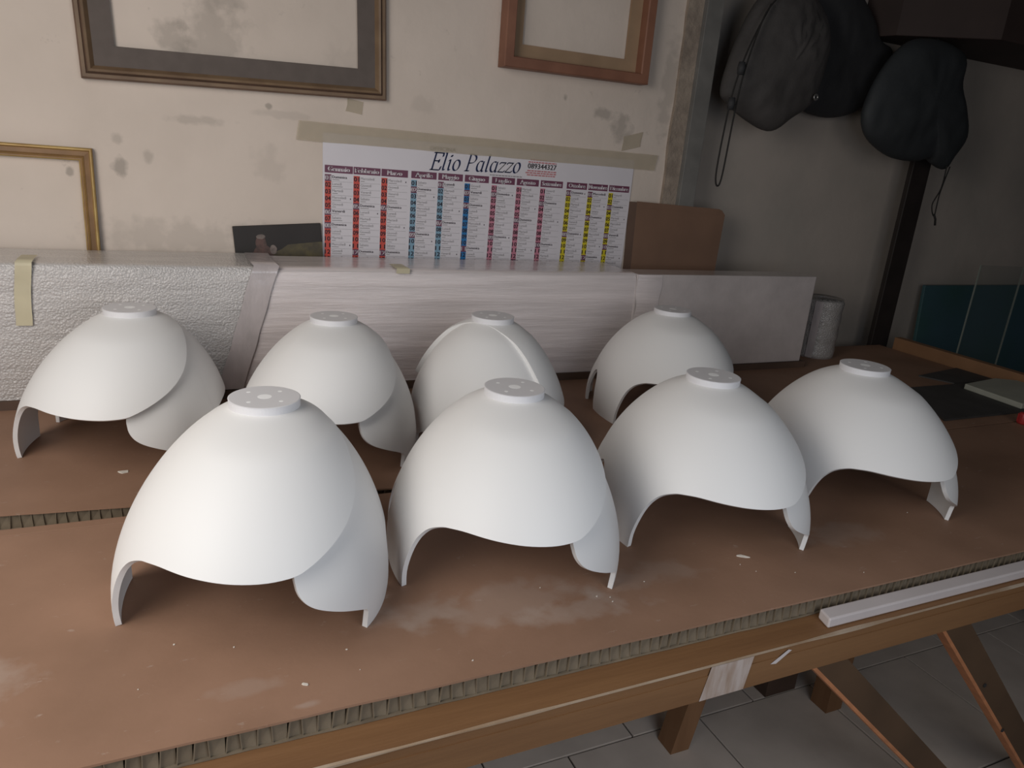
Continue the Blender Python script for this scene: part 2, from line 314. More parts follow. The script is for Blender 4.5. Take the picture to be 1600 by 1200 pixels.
def brace(x0, x1):
    mb = MB(); z0 = T - .052; dx = .092
    mb.add([(x0, .785, z0), (x0 + dx, .785, z0), (x1 + dx, .785, 0), (x1, .785, 0), (x0, .812, z0), (x0 + dx, .812, z0), (x1 + dx, .812, 0), (x1, .812, 0)],
           [(3, 2, 1, 0), (4, 5, 6, 7), (0, 1, 5, 4), (1, 2, 6, 5), (2, 3, 7, 6)], 0)
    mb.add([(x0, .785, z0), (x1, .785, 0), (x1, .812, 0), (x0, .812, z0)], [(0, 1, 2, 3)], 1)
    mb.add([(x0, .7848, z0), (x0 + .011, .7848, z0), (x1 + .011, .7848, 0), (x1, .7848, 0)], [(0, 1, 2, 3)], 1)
    return B(mb, 'brace', ['brace_face', 'brace_edge'])
brace(.925, 1.735); brace(1.305, 2.03)
for (x, z) in ((1.635, T - .36), (1.775, T - .53)):
    B(MB().lathe([(0, -.001), (.005, -.001), (.005, .001), (0, .001)], 12), 'screw_head', 'bag_black').matrix_parent_inverse = Matrix.Translation(-Vector((1, 1.5, 0))) @ Matrix.Translation((x, .783, z)) @ Matrix.Rotation(math.pi / 2, 4, 'X')

# ---------------------------------------------------------------- honeycomb boards
def honey(label, quad, cells_to, x_start):
    """quad = front-left, front-right, back-right, back-left (x, y)"""
    r = tag(empty('honeycomb_board', (quad[0][0], quad[0][1], T - .034)), label, 'board', 'paper honeycomb boards covering the bench')
    inv = Matrix.Translation(-Vector(r.location))
    def P(mb, name, ms, **k):
        o = mb.build(name, ms, r, **k); o.matrix_parent_inverse = inv; return o
    sh = MB(); nx = 120   # wavy cut edge of the top sheet
    (ax, ay), (bx, by), (cx, cy), (dx, dy) = quad
    for zz0, zz1, nm, mt, jit in ((T - .0035, T, 'top_sheet', 'hardboard', .0022), (T - .034, T - .031, 'bottom_sheet', 'kraft', .003)):
        sh = MB(); fr = []
        for i in range(nx + 1):
            t = i / nx; x = ax + (bx - ax) * t; y = ay + (by - ay) * t + jit * noise.noise((x * 14, zz0 * 99, 3)); fr.append((x, y))
        bk = [(ax + (bx - ax) * i / nx if False else dx + (cx - dx) * i / nx, dy + (cy - dy) * i / nx) for i in range(nx + 1)]
        N2 = nx + 1
        vs = [(x, y, zz0) for x, y in fr] + [(x, y, zz0) for x, y in bk] + [(x, y, zz1) for x, y in fr] + [(x, y, zz1) for x, y in bk]
        fs = []
        for i in range(nx):
            fs += [(i, N2 + i, N2 + i + 1, i + 1), (2 * N2 + i, 2 * N2 + i + 1, 3 * N2 + i + 1, 3 * N2 + i), (i, i + 1, 2 * N2 + i + 1, 2 * N2 + i), (N2 + i, 3 * N2 + i, 3 * N2 + i + 1, N2 + i + 1)]
        fs += [(0, 2 * N2, 3 * N2, N2), (nx, N2 + nx, 3 * N2 + nx, 2 * N2 + nx)]
        P(sh.add(vs, fs), nm, mt)
    ins = .010
    P(MB().prism([(ax + .01, ay + ins), (bx - .01, by + ins), (cx - .01, cy - .003), (dx + .01, dy - .003)], T - .031, T - .0035), 'core', 'kraft_dark')
    # each cell wall of the cut front edge, a folded flap with a web
    pitch = .0186; x = x_start; k = 0; variants = []
    for vi in range(6):
        q = MB(); rr = random.Random(vi); lean = rr.uniform(-.003, .003); dp = rr.uniform(.0025, .0042)
        zb, zt = T - .031, T - .0035
        q.add([(0, .0008, zb), (.0013, .0008, zb), (.0013 + lean, .0008, zt), (lean, .0008, zt), (0, .0115, zb), (.0013, .0115, zb), (.0013 + lean, .0115, zt), (lean, .0115, zt)],
              [(0, 1, 2, 3), (0, 3, 7, 4), (1, 5, 6, 2)])
        q.add([(.0013, dp, zb), (.0186, dp + .0012 - .0024 * (vi % 2), zb), (.0186, dp + .002, zt), (.0013 + lean, dp, zt)], [(0, 1, 2, 3)])
        ob = q.build('honeycomb_cell', 'kraft', r, fix=False); ob.matrix_parent_inverse = inv; variants.append(ob)
    for ob in variants: COL.objects.unlink(ob)
    while x < cells_to:
        t = (x - ax) / (bx - ax); src = random.choice(variants)
        ob = bpy.data.objects.new('honeycomb_cell', src.data); COL.objects.link(ob); ob.parent = r; ob.matrix_parent_inverse = inv
        ob.location = (x, ay + (by - ay) * t, 0)
        x += pitch
    for ob in variants: bpy.data.objects.remove(ob)
    return r
honey('front honeycomb board carrying the near row of lampshades', [(-1.3, .782), (2.975, .776), (2.975, 1.362), (-1.3, 1.372)], 2.95, -1.0)
honey('rear honeycomb board under the left half of the far row of lampshades', [(-1.3, 1.548), (.62, 1.368), (.62, 2.295), (-1.3, 2.295)], .60, -.7)
honey('rear honeycomb board under the right half of the far row and the black mats', [(.622, 1.368), (2.975, 1.372), (2.975, 2.295), (.622, 2.295)], 2.95, .63)
tag(bevel(MB().box(-1.3, .18, 1.3765, 1.4025, ZB + .001, T - .003).build('wooden_lath', 'hardboard'), .002), 'thin brown lath lying in the gap between the front and rear boards at the left', 'lath')

# ---------------------------------------------------------------- lampshades
CV = [0.31267, -0.01864, 0.01763, -0.07728]; E2 = (-0.10659, 0.05144); E1 = (-0.05113, -0.05507)
def pchip(xs, ys):
    n = len(xs); h = [xs[i + 1] - xs[i] for i in range(n - 1)]; d = [(ys[i + 1] - ys[i]) / h[i] for i in range(n - 1)]
    mm = [d[0]] + [0] * (n - 2) + [d[-1]]
    for i in range(1, n - 1):
        if d[i - 1] * d[i] > 0: mm[i] = 2 * d[i - 1] * d[i] / (d[i - 1] + d[i])
    def f(x):
        if x <= xs[0]: return ys[0]
        if x >= xs[-1]: return ys[-1]
        i = max(k for k in range(n - 1) if xs[k] <= x); t = (x - xs[i]) / h[i]
        return (2 * t**3 - 3 * t**2 + 1) * ys[i] + (t**3 - 2 * t**2 + t) * h[i] * mm[i] + (-2 * t**3 + 3 * t**2) * ys[i + 1] + (t**3 - t**2) * h[i] * mm[i + 1]
    return f
def sstep(a, b, x):
    t = min(1, max(0, (x - a) / (b - a))); return t * t * (3 - 2 * t)
def radius(az, z, off=0.0, ell=1.0):
    t = max(0, (.3065 - z) / .31); b = CV[0] * t**.5 + CV[1] * t + CV[2] * t * t + CV[3] * t**3; a = math.radians(az)
    k = ell * sstep(0, .12, t)
    d3 = abs(((az - 138 + 180) % 360) - 180)
    off += .009 * max(0, 1 - z / .12) * (1 - sstep(10, 16, d3))
    return b * (1 + k * (E2[0] * math.cos(2 * a) + E2[1] * math.sin(2 * a) + E1[0] * math.cos(a) + E1[1] * math.sin(a))) + off * min(1, max(0, (.300 - z) / .035))
ZT = .3012
def sheet(knots, off, scale=1.0, ell=1.0, rows=30):
    f = pchip([k[0] for k in knots], [k[1] for k in knots]); A = []
    for i in range(len(knots) - 1):
        a, b = knots[i][0], knots[i + 1][0]; n = max(3 if b - a > .9 else 1, math.ceil((b - a) / 2.5))
        A += [a + (b - a) * j / n for j in range(n)]
    A.append(knots[-1][0])
    mb = MB(); s1 = math.sqrt(.3065 - ZT)
    for az in A:
        z0 = f(az); s0 = math.sqrt(.3065 - min(z0, ZT - .0015))
        for j in range(rows + 1):
            u = j / rows; u = u * .75 + .25 * u * u if z0 < .1 else u
            s = s0 + (s1 - s0) * u; z = .3065 - s * s
            if j == 0: z = min(z0, ZT - .0015)
            r = radius(az, z, off(az), ell) * scale; a = math.radians(az)
            mb.v.append((r * math.cos(a), r * math.sin(a), z))
    R1 = rows + 1
    for i in range(len(A) - 1):
        for j in range(rows):
            mb.f.append((i * R1 + j, (i + 1) * R1 + j, (i + 1) * R1 + j + 1, i * R1 + j + 1)); mb.m.append(0)
    return mb
def shell(mb, name, parent, thick=.0085):
    o = mb.build(name, 'lamp', parent, smooth=True, fix=False)
    s = o.modifiers.new('thickness', 'SOLIDIFY'); s.thickness = thick; s.offset = -1; s.use_even_offset = False
    bevel(o, .0024, 3, 45)
    n = o.modifiers.new('normals', 'WEIGHTED_NORMAL'); n.keep_sharp = True
    return o
FREE = [(-84, .1455), (-79, .1535), (-68, .1725), (-58, .192), (-48, .213), (-38, .2335), (-26, .2505), (-15, .2615), (0, .272), (15, .279), (30, .286), (45, .2925), (52, .296)]
RIM = [(-88, .150), (-87.8, .126), (-87.2, .112), (-86, .100), (-84, .089), (-81, .0795), (-77, .0705), (-72, .0605), (-67, .051), (-63, .0425), (-61, .038), (-60.2, .030), (-60, 0), (-35.5, 0), (-34.6, .05), (-32, .085), (-26, .098), (-10, .102), (10, .102), (30, .100), (42, .085), (48, .05), (49.4, .03), (50, 0),
       (72, 0), (72.8, .05), (76, .10), (82, .125), (95, .135), (110, .125), (119, .10), (124, .05), (125, 0), (149, 0), (149.8, .05), (151.5, .085), (155, .103), (160, .110), (165, .103), (169, .085), (171.3, .05), (172, 0),
       (203.4, 0), (204.6, .030), (206.5, .062), (208.5, .088), (211, .109), (215, .127), (219, .136), (223, .1415), (232, .1455), (243, .1435), (255, .1405), (264, .1393), (270, .1400), (273, .1415)] + [(a + 360, z) for a, z in FREE]
def off_f(az):
    if az < -62: return -.007 * sstep(-62, -88, az)
    if az < 185: return 0.0
    return .0145 * sstep(185, 268, az) * (1 - .25 * sstep(330, 405, az))

def disc_parts(parent):
    d = MB().lathe([(0, .290), (.0545, .290), (.0545, .3092), (.0550, .3092), (.0550, .3098), (.0535, .3105), (0, .3105)], 64).build('mounting_disc', 'disc', parent)
    MBh = MB().lathe([(0, .31062), (.0108, .31062), (.0112, .3103)], 28).build('centre_hole', 'hole', d, fix=False)
    for a in (40, 130, 220, 310):
        x, y = .034 * math.cos(math.radians(a)), .034 * math.sin(math.radians(a))
        MB().lathe([(0, .31062), (.0034, .31062), (.0037, .3103)], 14, (x, y)).build('screw_hole', 'hole', d, fix=False)
    return d
def copy_tree(o, parent=None):
    c = o.copy(); COL.objects.link(c); c.parent = parent
    for ch in [x for x in SRC if x.parent == o]: copy_tree(ch, c)
    return c
root = empty('lampshade', (0.114, 1.143, T))
shell(sheet(RIM, off_f), 'shade_shell', root); disc_parts(root)
SRC = [x for x in COL.objects if x == root or x.parent == root or (x.parent and x.parent.parent == root)]
GRP = 'white helmet shaped lampshades standing on the bench'
spots = [(0.114, 1.143, 0, 'largest-looking white lampshade at the front left, nearest the camera'),
         (0.540, 1.122, 0, 'white lampshade second from the left in the near row'),
         (0.992, 1.126, 0, 'white lampshade third from the left in the near row'),
         (1.439, 1.133, 0, 'white lampshade at the right end of the near row, beside the black mats'),
         (-0.104, 1.803, -4, 'white lampshade at the left end of the far row, against the bubble wrap'),
         (0.328, 1.694, 0, 'white lampshade second from the left in the far row'),
         (1.330, 1.732, 0, 'white lampshade at the right end of the far row, below the grey foam slab')]
for i, (x, y, a, lab) in enumerate(spots):
    r = root if i == 0 else copy_tree(root)
    r.location = (x, y, T); r.rotation_euler = (0, 0, math.radians(a)); tag(r, lab, 'lampshade', GRP)
# the shade turned with its hooded opening to the viewer
rb = tag(empty('lampshade', (0.729, 1.68, T)), 'white lampshade in the far row turned so that its thick arched hood edge faces us', 'lampshade', GRP)
RIMB = [(-238, .12), (-225, .118), (-205, .112), (-194, .10), (-188.5, .07), (-187, .03), (-186.6, 0), (-162, 0), (-161, .03), (-150, .05), (-120, .06), (-100, .05), (-86, .03), (-85, 0), (-60, 0), (-59, .05), (-54, .10), (-45, .125), (0, .14), (60, .13), (85, .1), (92, .05), (93, 0), (112, 0), (112.6, .05), (116, .1), (122, .12)]
shell(sheet(RIMB, lambda a: 0.0, .945), 'inner_shell', rb)
HOOD = [(-73.5, .09), (-74.5, .13), (-76, .175), (-78, .205), (-81, .242), (-87, .272), (-97, .286), (-112, .2935), (-140, .297), (-165, .2955), (-190, .289), (-203, .279), (-210, .262), (-214, .235), (-216, .205), (-217, .15)][::-1]
HB = [(a + 360, z) for a, z in HOOD]
RB2 = [(-73.5, .09), (-72, .075), (-66, .085), (-50, .115), (0, .135), (60, .13), (120, .13), (135, .125), (142, .13)]
knB = [(a, z) for a, z in RB2] + [(143, .15)] + [(a, z) for a, z in HB[1:]]
shell(sheet(knB, lambda a: .0145, .945), 'outer_hood', rb, .0125); disc_parts(rb)

# ---------------------------------------------------------------- wrapped panels along the wall
for y in (2.036, 2.20):  # front bar stands in for the shaded strip under the panel
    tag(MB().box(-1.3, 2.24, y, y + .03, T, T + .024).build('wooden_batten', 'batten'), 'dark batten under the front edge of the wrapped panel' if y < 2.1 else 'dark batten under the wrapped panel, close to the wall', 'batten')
PZ0, PZ1 = T + .0245, T + .360
pan = tag(empty('wrapped_panel', (0, 2.15, PZ0)), 'long white panel in bubble wrap and stretch film along the wall behind the lampshades', 'panel')
inv = Matrix.Translation(-Vector(pan.location))
def PP(mb, name, ms, **k):
    o = mb.build(name, ms, pan, **k); o.matrix_parent_inverse = inv; return o
PP(MB().box(-1.3, 1.395, 2.048, 2.262, PZ0 + .003, PZ1 - .004), 'panel_core', 'foam')
def wrap(x0, x1, y0, y1, off, amp, fx, fz, seed, step=.012, lean=0.0, lean2=0.0, topback=True):
    """film over front and top: grid running up the front face and over the top"""
    mb = MB(); path = []
    nz = int((PZ1 - PZ0) / step); 
    for j in range(nz + 1): path.append((y0 - off, PZ0 + (PZ1 + off - PZ0) * j / nz, 0))
    ny = int((y1 - y0) / .02)
    for j in range(1, ny + 1): path.append((y0 - off + (y1 - y0 + off) * j / ny, PZ1 + off, 1))
    nx = int((x1 - x0) / step)
    for i in range(nx + 1):
        for (y, z, k) in path:
            h = (z - PZ0) / (PZ1 - PZ0); xa = x0 + lean * (1 - h); xb = x1 + lean2 * (1 - h); x = xa + (xb - xa) * i / nx
            d = amp * (noise.noise((x * fx, y * 9 + seed, z * fz)) + .6 * noise.noise((x * fx * 2.3, y * 20 + seed, z * fz * 2.1)))
            edge = max(0, 1 - abs(z - PZ1) / .02) * max(0, 1 - abs(y - y0) / .02)
            mb.v.append((x, y - d * (0 if k else 1) + .006 * edge, z + d * (1 if k else 0) - .006 * edge))
    m_ = len(path)
    for i in range(nx):
        for j in range(m_ - 1):
            mb.f.append((i * m_ + j, (i + 1) * m_ + j, (i + 1) * m_ + j + 1, i * m_ + j + 1)); mb.m.append(0)
    return mb
PP(wrap(-1.3, .20, 2.046, 2.285, .004, .0012, 6, 26, 1, .011, 0, -.09), 'bubble_wrap', 'bubble', smooth=True, fix=False)
PP(wrap(.19, 1.40, 2.046, 2.265, .002, .0016, 2.2, 34, 5, .014, -.09, .012), 'stretch_film', 'stretch', smooth=True, fix=False)
def strip(x0, x1, lean, over, off, ms, name, z0=None, zt=PZ1):
    mb = MB(); z0 = PZ0 + .002 if z0 is None else z0; n = 16
    for j in range(n + 1):
        z = z0 + (zt + off - z0) * j / n; h = (z - z0) / (zt - z0)
        for x in (x0, x1):
            wv = .0015 * noise.noise((x * 8, z * 30, 2)); mb.v.append((x + lean * (1 - h) + .004 * noise.noise((x, z * 14, 9)), 2.046 - off + wv, z))
    for y in over:
        for x in (x0, x1): mb.v.append((x, y, zt + off + .001))
    for j in range(n + len(over)): mb.f.append((2 * j, 2 * j + 1, 2 * j + 3, 2 * j + 2)); mb.m.append(0)
    return PP(mb, name, ms, smooth=True, fix=False)
strip(.178, .243, -.095, (2.10, 2.2, 2.26), .009, 'band', 'film_fold')
strip(-.352, -.318, -.012, (2.08, 2.14), .0095, 'tape', 'tape_strip', z0=T + .215)
strip(.57, .61, 0, (2.07, 2.12), .006, 'tape', 'tape_strip', z0=PZ1 - .008)
fs = tag(empty('foam_slab', (1.8, 2.09, PZ0)), 'dull grey foam slab in clear film at the right end of the wrapped panel', 'panel')
q = MB(); q.box(1.402, 2.215, 2.040, 2.150, PZ0, PZ1 - .001)
o = bevel(q.build('slab', 'foam_grey', fs), .004); o.matrix_parent_inverse = Matrix.Translation(-Vector(fs.location))
q = MB(); n = 24
for j in range(n + 1):
    z = PZ0 + .01 + (PZ1 - PZ0 - .012) * j / n
    for k2, x in enumerate((1.404, 1.43, 1.47, 1.50)): q.v.append((x + .012 * noise.noise((k2, z * 12, 4)), 2.0385 - .0035 * (k2 in (1, 2)) - .002 * noise.noise((x * 30, z * 25, 1)), z))
for j in range(n):
    for k2 in range(3): q.f.append((j * 4 + k2, j * 4 + k2 + 1, j * 4 + k2 + 5, j * 4 + k2 + 4)); q.m.append(0)
o = q.build('film_end', 'stretch', fs, smooth=True, fix=False); o.matrix_parent_inverse = Matrix.Translation(-Vector(fs.location))
# roll of bubble wrap
rl = tag(empty('bubble_wrap_roll', (2.45, 2.20, T)), 'small upright roll of bubble wrap at the right end of the foam slab', 'roll')
q = MB(); prof = [(.030, .0), (.084, .0)] + [(.084 + .002 * math.sin(k * 1.9), .012 + .020 * k) for k in range(12)] + [(.080, .247)]
for rr_ in (.074, .067, .060, .053, .046, .039): prof += [(rr_ + .003, .243), (rr_, .248)]
prof += [(.032, .245), (.030, .02), (.030, 0)]
q.lathe(prof, 40); q.build('wrap_layers', 'roll_wrap', rl, smooth=True)
q = MB().lathe([(.0295, .001), (.0295, .240), (.026, .240), (.026, .001), (.0295, .001)], 24).build('cardboard_core', 'cardboard', rl)
q = MB(); n = 14
for j in range(n + 1):
    z = .004 + .235 * j / n
    for a in (205, 215, 226): q.v.append(((.0875 + .010 * (a == 226) * (1 - j / n)) * math.cos(math.radians(a)), .0875 * math.sin(math.radians(a)), z))
for j in range(n):
    for k2 in range(2): q.f.append((j * 3 + k2, j * 3 + k2 + 1, j * 3 + k2 + 4, j * 3 + k2 + 3)); q.m.append(0)
q.build('loose_flap', 'band', rl, smooth=True, fix=False)

# ---------------------------------------------------------------- picture frames on the wall
def frame(name, label, W_, H_, prof, mats, loc, rot, liner=None):
    """prof: list of (inset, depth out of wall, material index); W_,H_ outer size; local origin bottom-left, facing -y"""
    r = tag(empty(name, loc, rot), label, 'picture frame')
    C4 = [(0, 0), (W_, 0), (W_, H_), (0, H_)]; ins = [(1, 1), (-1, 1), (-1, -1), (1, -1)]
    for s in range(4):
        a, b = s, (s + 1) % 4; mb = MB(); vs = []
        for (i, d, mi) in prof:
            for e in (a, b): vs.append((C4[e][0] + ins[e][0] * i, -d, C4[e][1] + ins[e][1] * i))
        for k2 in range(len(prof) - 1): mb.add([vs[2 * k2], vs[2 * k2 + 1], vs[2 * k2 + 3], vs[2 * k2 + 2]], [(0, 1, 2, 3)], prof[k2][2])
        mb.add([vs[0], vs[1], vs[-1], vs[-2]], [(0, 1, 2, 3)], prof[0][2])
        mb.build('rail', mats, r, fix=True)
    if liner:
        i0, i1, d, ms = liner
        for s in range(4):
            a, b = s, (s + 1) % 4
            P = [(C4[e][0] + ins[e][0] * i, C4[e][1] + ins[e][1] * i) for e, i in ((a, i0), (b, i0), (b, i1), (a, i1))]
            MB().hexa(*[(x, -d, z) for x, z in P], (0, .004, 0)).build('liner', ms, r)
    return r
frame('picture_frame', 'large empty bronzed frame with a wide grey-brown liner hanging at the upper left', .80, .62,
      [(0, 0, 1), (0, .016, 1), (.004, .020, 0), (.012, .020, 1), (.014, .016, 1), (.018, .024, 0), (.024, .022, 0), (.030, .014, 0), (.033, .010, 0), (.033, 0, 0)], ['bronze', 'bronze_dark'],
      (-.203, 2.318, T + .802), (0, math.radians(-1.9), 0), liner=(.031, .083, .010, 'liner'))
r = frame('picture_frame', 'deep empty reddish wood frame hanging beside the steel upright', .538, .60,
      [(0, 0, 0), (0, .048, 0), (.003, .052, 0), (.030, .052, 0), (.033, .048, 0), (.033, .012, 1), (.075, .010, 1), (.075, 0, 1)], ['cherry', 'tan'],
      (.957, 2.318, T + .966), (0, math.radians(-.5), 0))
r.location = (.957, 2.318, T + .966)
frame('picture_frame', 'ribbed gold frame leaning on the wall behind the bubble wrap at the far left', .70, .628,
      [(0, 0, 1), (0, .016, 0), (.003, .018, 0), (.006, .018, 0), (.009, .012, 1), (.020, .016, 1), (.0215, .018, 0), (.023, .014, 1), (.025, .016, 0), (.027, .012, 1), (.030, .013, 0), (.033, .010, 0), (.033, 0, 0)], ['gold', 'gold_dark'],
      (-.893, 2.305, T + .001), (math.radians(-1.2), 0, 0))

# ---------------------------------------------------------------- calendar
CY = 2.3165
cal = tag(MB().box(.411, 1.512, CY, CY + .0008, T + .03, T + .722).build('wall_calendar', 'paper'), 'large printed year calendar with coloured month columns taped to the wall', 'calendar')
def flat(mb, name, ms, par=cal):
    o_ = mb.build(name, ms, par, fix=False)
    if name not in ('month_header', 'date_strip'): o_['kind'] = 'stuff'
    return o_
def rect(mb, x0, x1, z0, z1, y): return mb.add([(x0, y, z0), (x1, y, z0), (x1, y, z1), (x0, y, z1)], [(0, 1, 2, 3)])
TX = {}
def text_mesh(s):
    if s not in TX:
        c = bpy.data.curves.new('t', 'FONT'); c.body = s; c.resolution_u = 2; c.size = 1
        o = bpy.data.objects.new('t', c); COL.objects.link(o); bpy.context.view_layer.update()
        me = o.to_mesh(); vs = [tuple(v.co) for v in me.vertices]; fs_ = [tuple(p.vertices) for p in me.polygons]
        o.to_mesh_clear(); bpy.data.objects.remove(o); bpy.data.curves.remove(c)
        x0 = min(v[0] for v in vs); x1 = max(v[0] for v in vs); TX[s] = ([(v[0] - x0, v[1]) for v in vs], fs_, x1 - x0)
    return TX[s]
def text(mb, s, x, z, h, y, width=None, align='l', bold=0.0):
    vs, fs_, wd = text_mesh(s); k = h / .70; kx = k if width is None else width / wd
    x0 = x - (wd * kx / 2 if align == 'c' else 0)
    for dx in ((0,) if bold == 0 else (-bold, 0, bold)):
        mb.add([(x0 + dx + a * kx, y - abs(dx) * .01, z + b * k) for a, b in vs], fs_)
months = ['Gennaio', 'Febbraio', 'Marzo', 'Aprile', 'Maggio', 'Giugno', 'Luglio', 'Agosto', 'Settembre', 'Ottobre', 'Novembre', 'Dicembre']
days = ['Lunedì', 'Martedì', 'Mercoledì', 'Giovedì', 'Venerdì', 'Sabato', 'Domenica']
first = [6, 2, 2, 5, 0, 3, 5, 1, 4, 6, 2, 4]
extra = {0: [1, 6], 4: [1], 5: [2], 10: [1], 11: [8]}
cols = ['c_red'] * 3 + ['c_pale'] * 2 + ['c_blue'] + ['c_pink'] * 3 + ['c_yellow'] * 3
xs = [(.417, .502), (.504, .588), (.591, .676), (.687, .771), (.777, .861), (.868, .953), (.964, 1.048), (1.055, 1.138), (1.145, 1.231), (1.247, 1.328), (1.334, 1.413), (1.419, 1.504)]
RP = .0203; Z1 = T + .6035
for i, mn in enumerate(months):
    x0, x1 = xs[i]
    hd = flat(rect(MB(), x0, x1, T + .6085, T + .6305, CY - .0004), 'month_header', 'header')
    t = MB(); text(t, mn, (x0 + x1) / 2, T + .6135, .0135, CY - .0009, width=min(.074, .0094 * len(mn)), align='c', bold=.0008); flat(t, 'month_name', 'ink_white', hd)
    sp = flat(rect(MB(), x0 + .0005, x0 + .0195, Z1 - 17 * RP, Z1, CY - .0004), 'date_strip', cols[i])
    num, numw, nam, namb, lin, mark, moon = MB(), MB(), MB(), MB(), MB(), MB(), MB()
    for d in range(1, 17):
        z = Z1 - d * RP; wd = (first[i] + d - 1) % 7; hol = wd == 6 or d in extra.get(i, [])
        if hol: rect(mark, x0 + .0005, x0 + .0195, z, z + RP, CY - .0007)
        text(numw if hol else num, '%02d' % d, x0 + .0015, z + .0038, .0135, CY - .0011, width=.0165, bold=.0006)
        text(namb if hol else nam, days[wd], x0 + .0225, z + .0098, .0078, CY - .0006, width=.0052 * len(days[wd]) * (1.08 if hol else .92), bold=.0003 if hol else 0)
        rect(nam, x0 + .0225, x0 + .0225 + .012 + .010 * ((d * 7 + i * 3) % 5) / 2, z + .0045, z + .0062, CY - .0005)
        rect(lin, x0 + .0195, x1, z - .0003, z + .0003, CY - .0005)
        if (d + i * 5) % 7 == 4: moon.add([(x1 - .006 + .0018 * math.cos(k * 1.047), CY - .0006, z + .011 + .0026 * math.sin(k * 1.047)) for k in range(6)], [tuple(range(6))])
    flat(mark, 'holiday_cell', 'header', sp); flat(num, 'numerals', 'ink', sp); flat(numw, 'holiday_numerals', 'ink_white', sp)
    flat(nam, 'day_names', 'ink_soft', cal); flat(namb, 'sunday_names', 'ink', cal); flat(lin, 'row_lines', 'ink_soft', cal)
    if moon.v: flat(moon, 'moon_marks', 'ink', cal)
# the title in a sloping serif hand, drawn with a broad nib
def nib(mb, pts, x, z, k, wd=.085, ang=35, y=CY - .0009, slant=.27, thin=.022):
    a = math.radians(ang); nx, nz = wd / 2 * math.cos(a), wd / 2 * math.sin(a)
    P = pts
    for i in range(len(P) - 1):
        (ax, az), (bx, bz) = P[i], P[i + 1]; dx, dz = bx - ax, bz - az; L_ = math.hypot(dx, dz) or 1
        px, pz = -dz / L_ * thin / 2, dx / L_ * thin / 2
        Q = [(ax - nx, az - nz), (ax + nx, az + nz), (bx + nx, bz + nz), (bx - nx, bz - nz)]
        Q2 = [(ax - px, az - pz), (ax + px, az + pz), (bx + px, bz + pz), (bx - px, bz - pz)]
        for QQ in (Q, Q2): mb.add([(x + (u + slant * v) * k, y, z + v * k) for u, v in QQ], [(0, 1, 2, 3)])
def arc(cx, cz, rx, rz, a0, a1, n=18): return [(cx + rx * math.cos(math.radians(a0 + (a1 - a0) * i / n)), cz + rz * math.sin(math.radians(a0 + (a1 - a0) * i / n))) for i in range(n + 1)]
GL = {'E': (.56, [[(.12, 0), (.12, .70)], [(.02, .69), (.50, .69)], [(.50, .69), (.50, .55)], [(.12, .37), (.36, .37)], [(.36, .43), (.36, .30)], [(.02, .01), (.50, .01)], [(.50, .01), (.53, .16)]]),
      'l': (.27, [[(.03, .68), (.10, .72), (.10, .06), (.14, .0), (.21, .05)]]),
      'i': (.27, [[(.02, .38), (.08, .44), (.10, .40), (.10, .06), (.14, .0), (.21, .05)], arc(.11, .585, .022, .03, 0, 360, 8)]),
      'o': (.46, [arc(.20, .22, .155, .215, 0, 360, 28)]),
      'P': (.56, [[(.12, 0), (.12, .69)], [(.02, .69), (.22, .69)], arc(.22, .51, .23, .18, 90, -90), [(.22, .33), (.12, .33)], [(.02, .01), (.24, .01)]]),
      'a': (.46, [arc(.19, .22, .15, .215, 60, 330, 24), [(.33, .43), (.33, .07), (.36, .0), (.43, .05)]]),
      'z': (.40, [[(.03, .34), (.05, .41), (.34, .41)], [(.34, .41), (.03, .02)], [(.03, .02), (.34, .02), (.37, .09)]]), ' ': (.22, [])}
ti = MB(); x = .745; k = .0775; z = T + .6385
tot = sum(GL[c][0] for c in 'Elio Palazzo'); k2 = (.318) / tot
for ch in 'Elio Palazzo':
    wd, st_ = GL[ch]
    for s_ in st_: nib(ti, [(u * k2 / k, v) for u, v in s_], x, z, k, wd=.082, thin=.030)
    x += wd * k2; z += .0008
flat(ti, 'title', 'ink_blue')
t = MB(); text(t, 'OFFICINA', .744, T + .6985, .0115, CY - .0009, width=.088, bold=.0005); flat(t, 'heading', 'ink')
t = MB(); text(t, '089344327', 1.091, T + .6665, .0165, CY - .0009, width=.108, bold=.0005); flat(t, 'phone_number', 'ink')
t = MB()
for (xa, xb, zz) in ((1.100, 1.19, .6950), (1.092, 1.198, .6870), (1.09, 1.20, .6590), (1.084, 1.2, .6520), (1.09, 1.198, .6450)):
    xx = xa
    while xx < xb: wv = random.uniform(.006, .014); rect(t, xx, min(xx + wv, xb), T + zz - .0022, T + zz + .0022, CY - .0008); xx += wv + .0022
flat(t, 'small_print', 'ink_red')
t = MB(); xx = .955
while xx < 1.07: wv = random.uniform(.005, .012); rect(t, xx, xx + wv, T + .6345, T + .6375, CY - .0008); xx += wv + .002
flat(t, 'small_print', 'ink_soft')
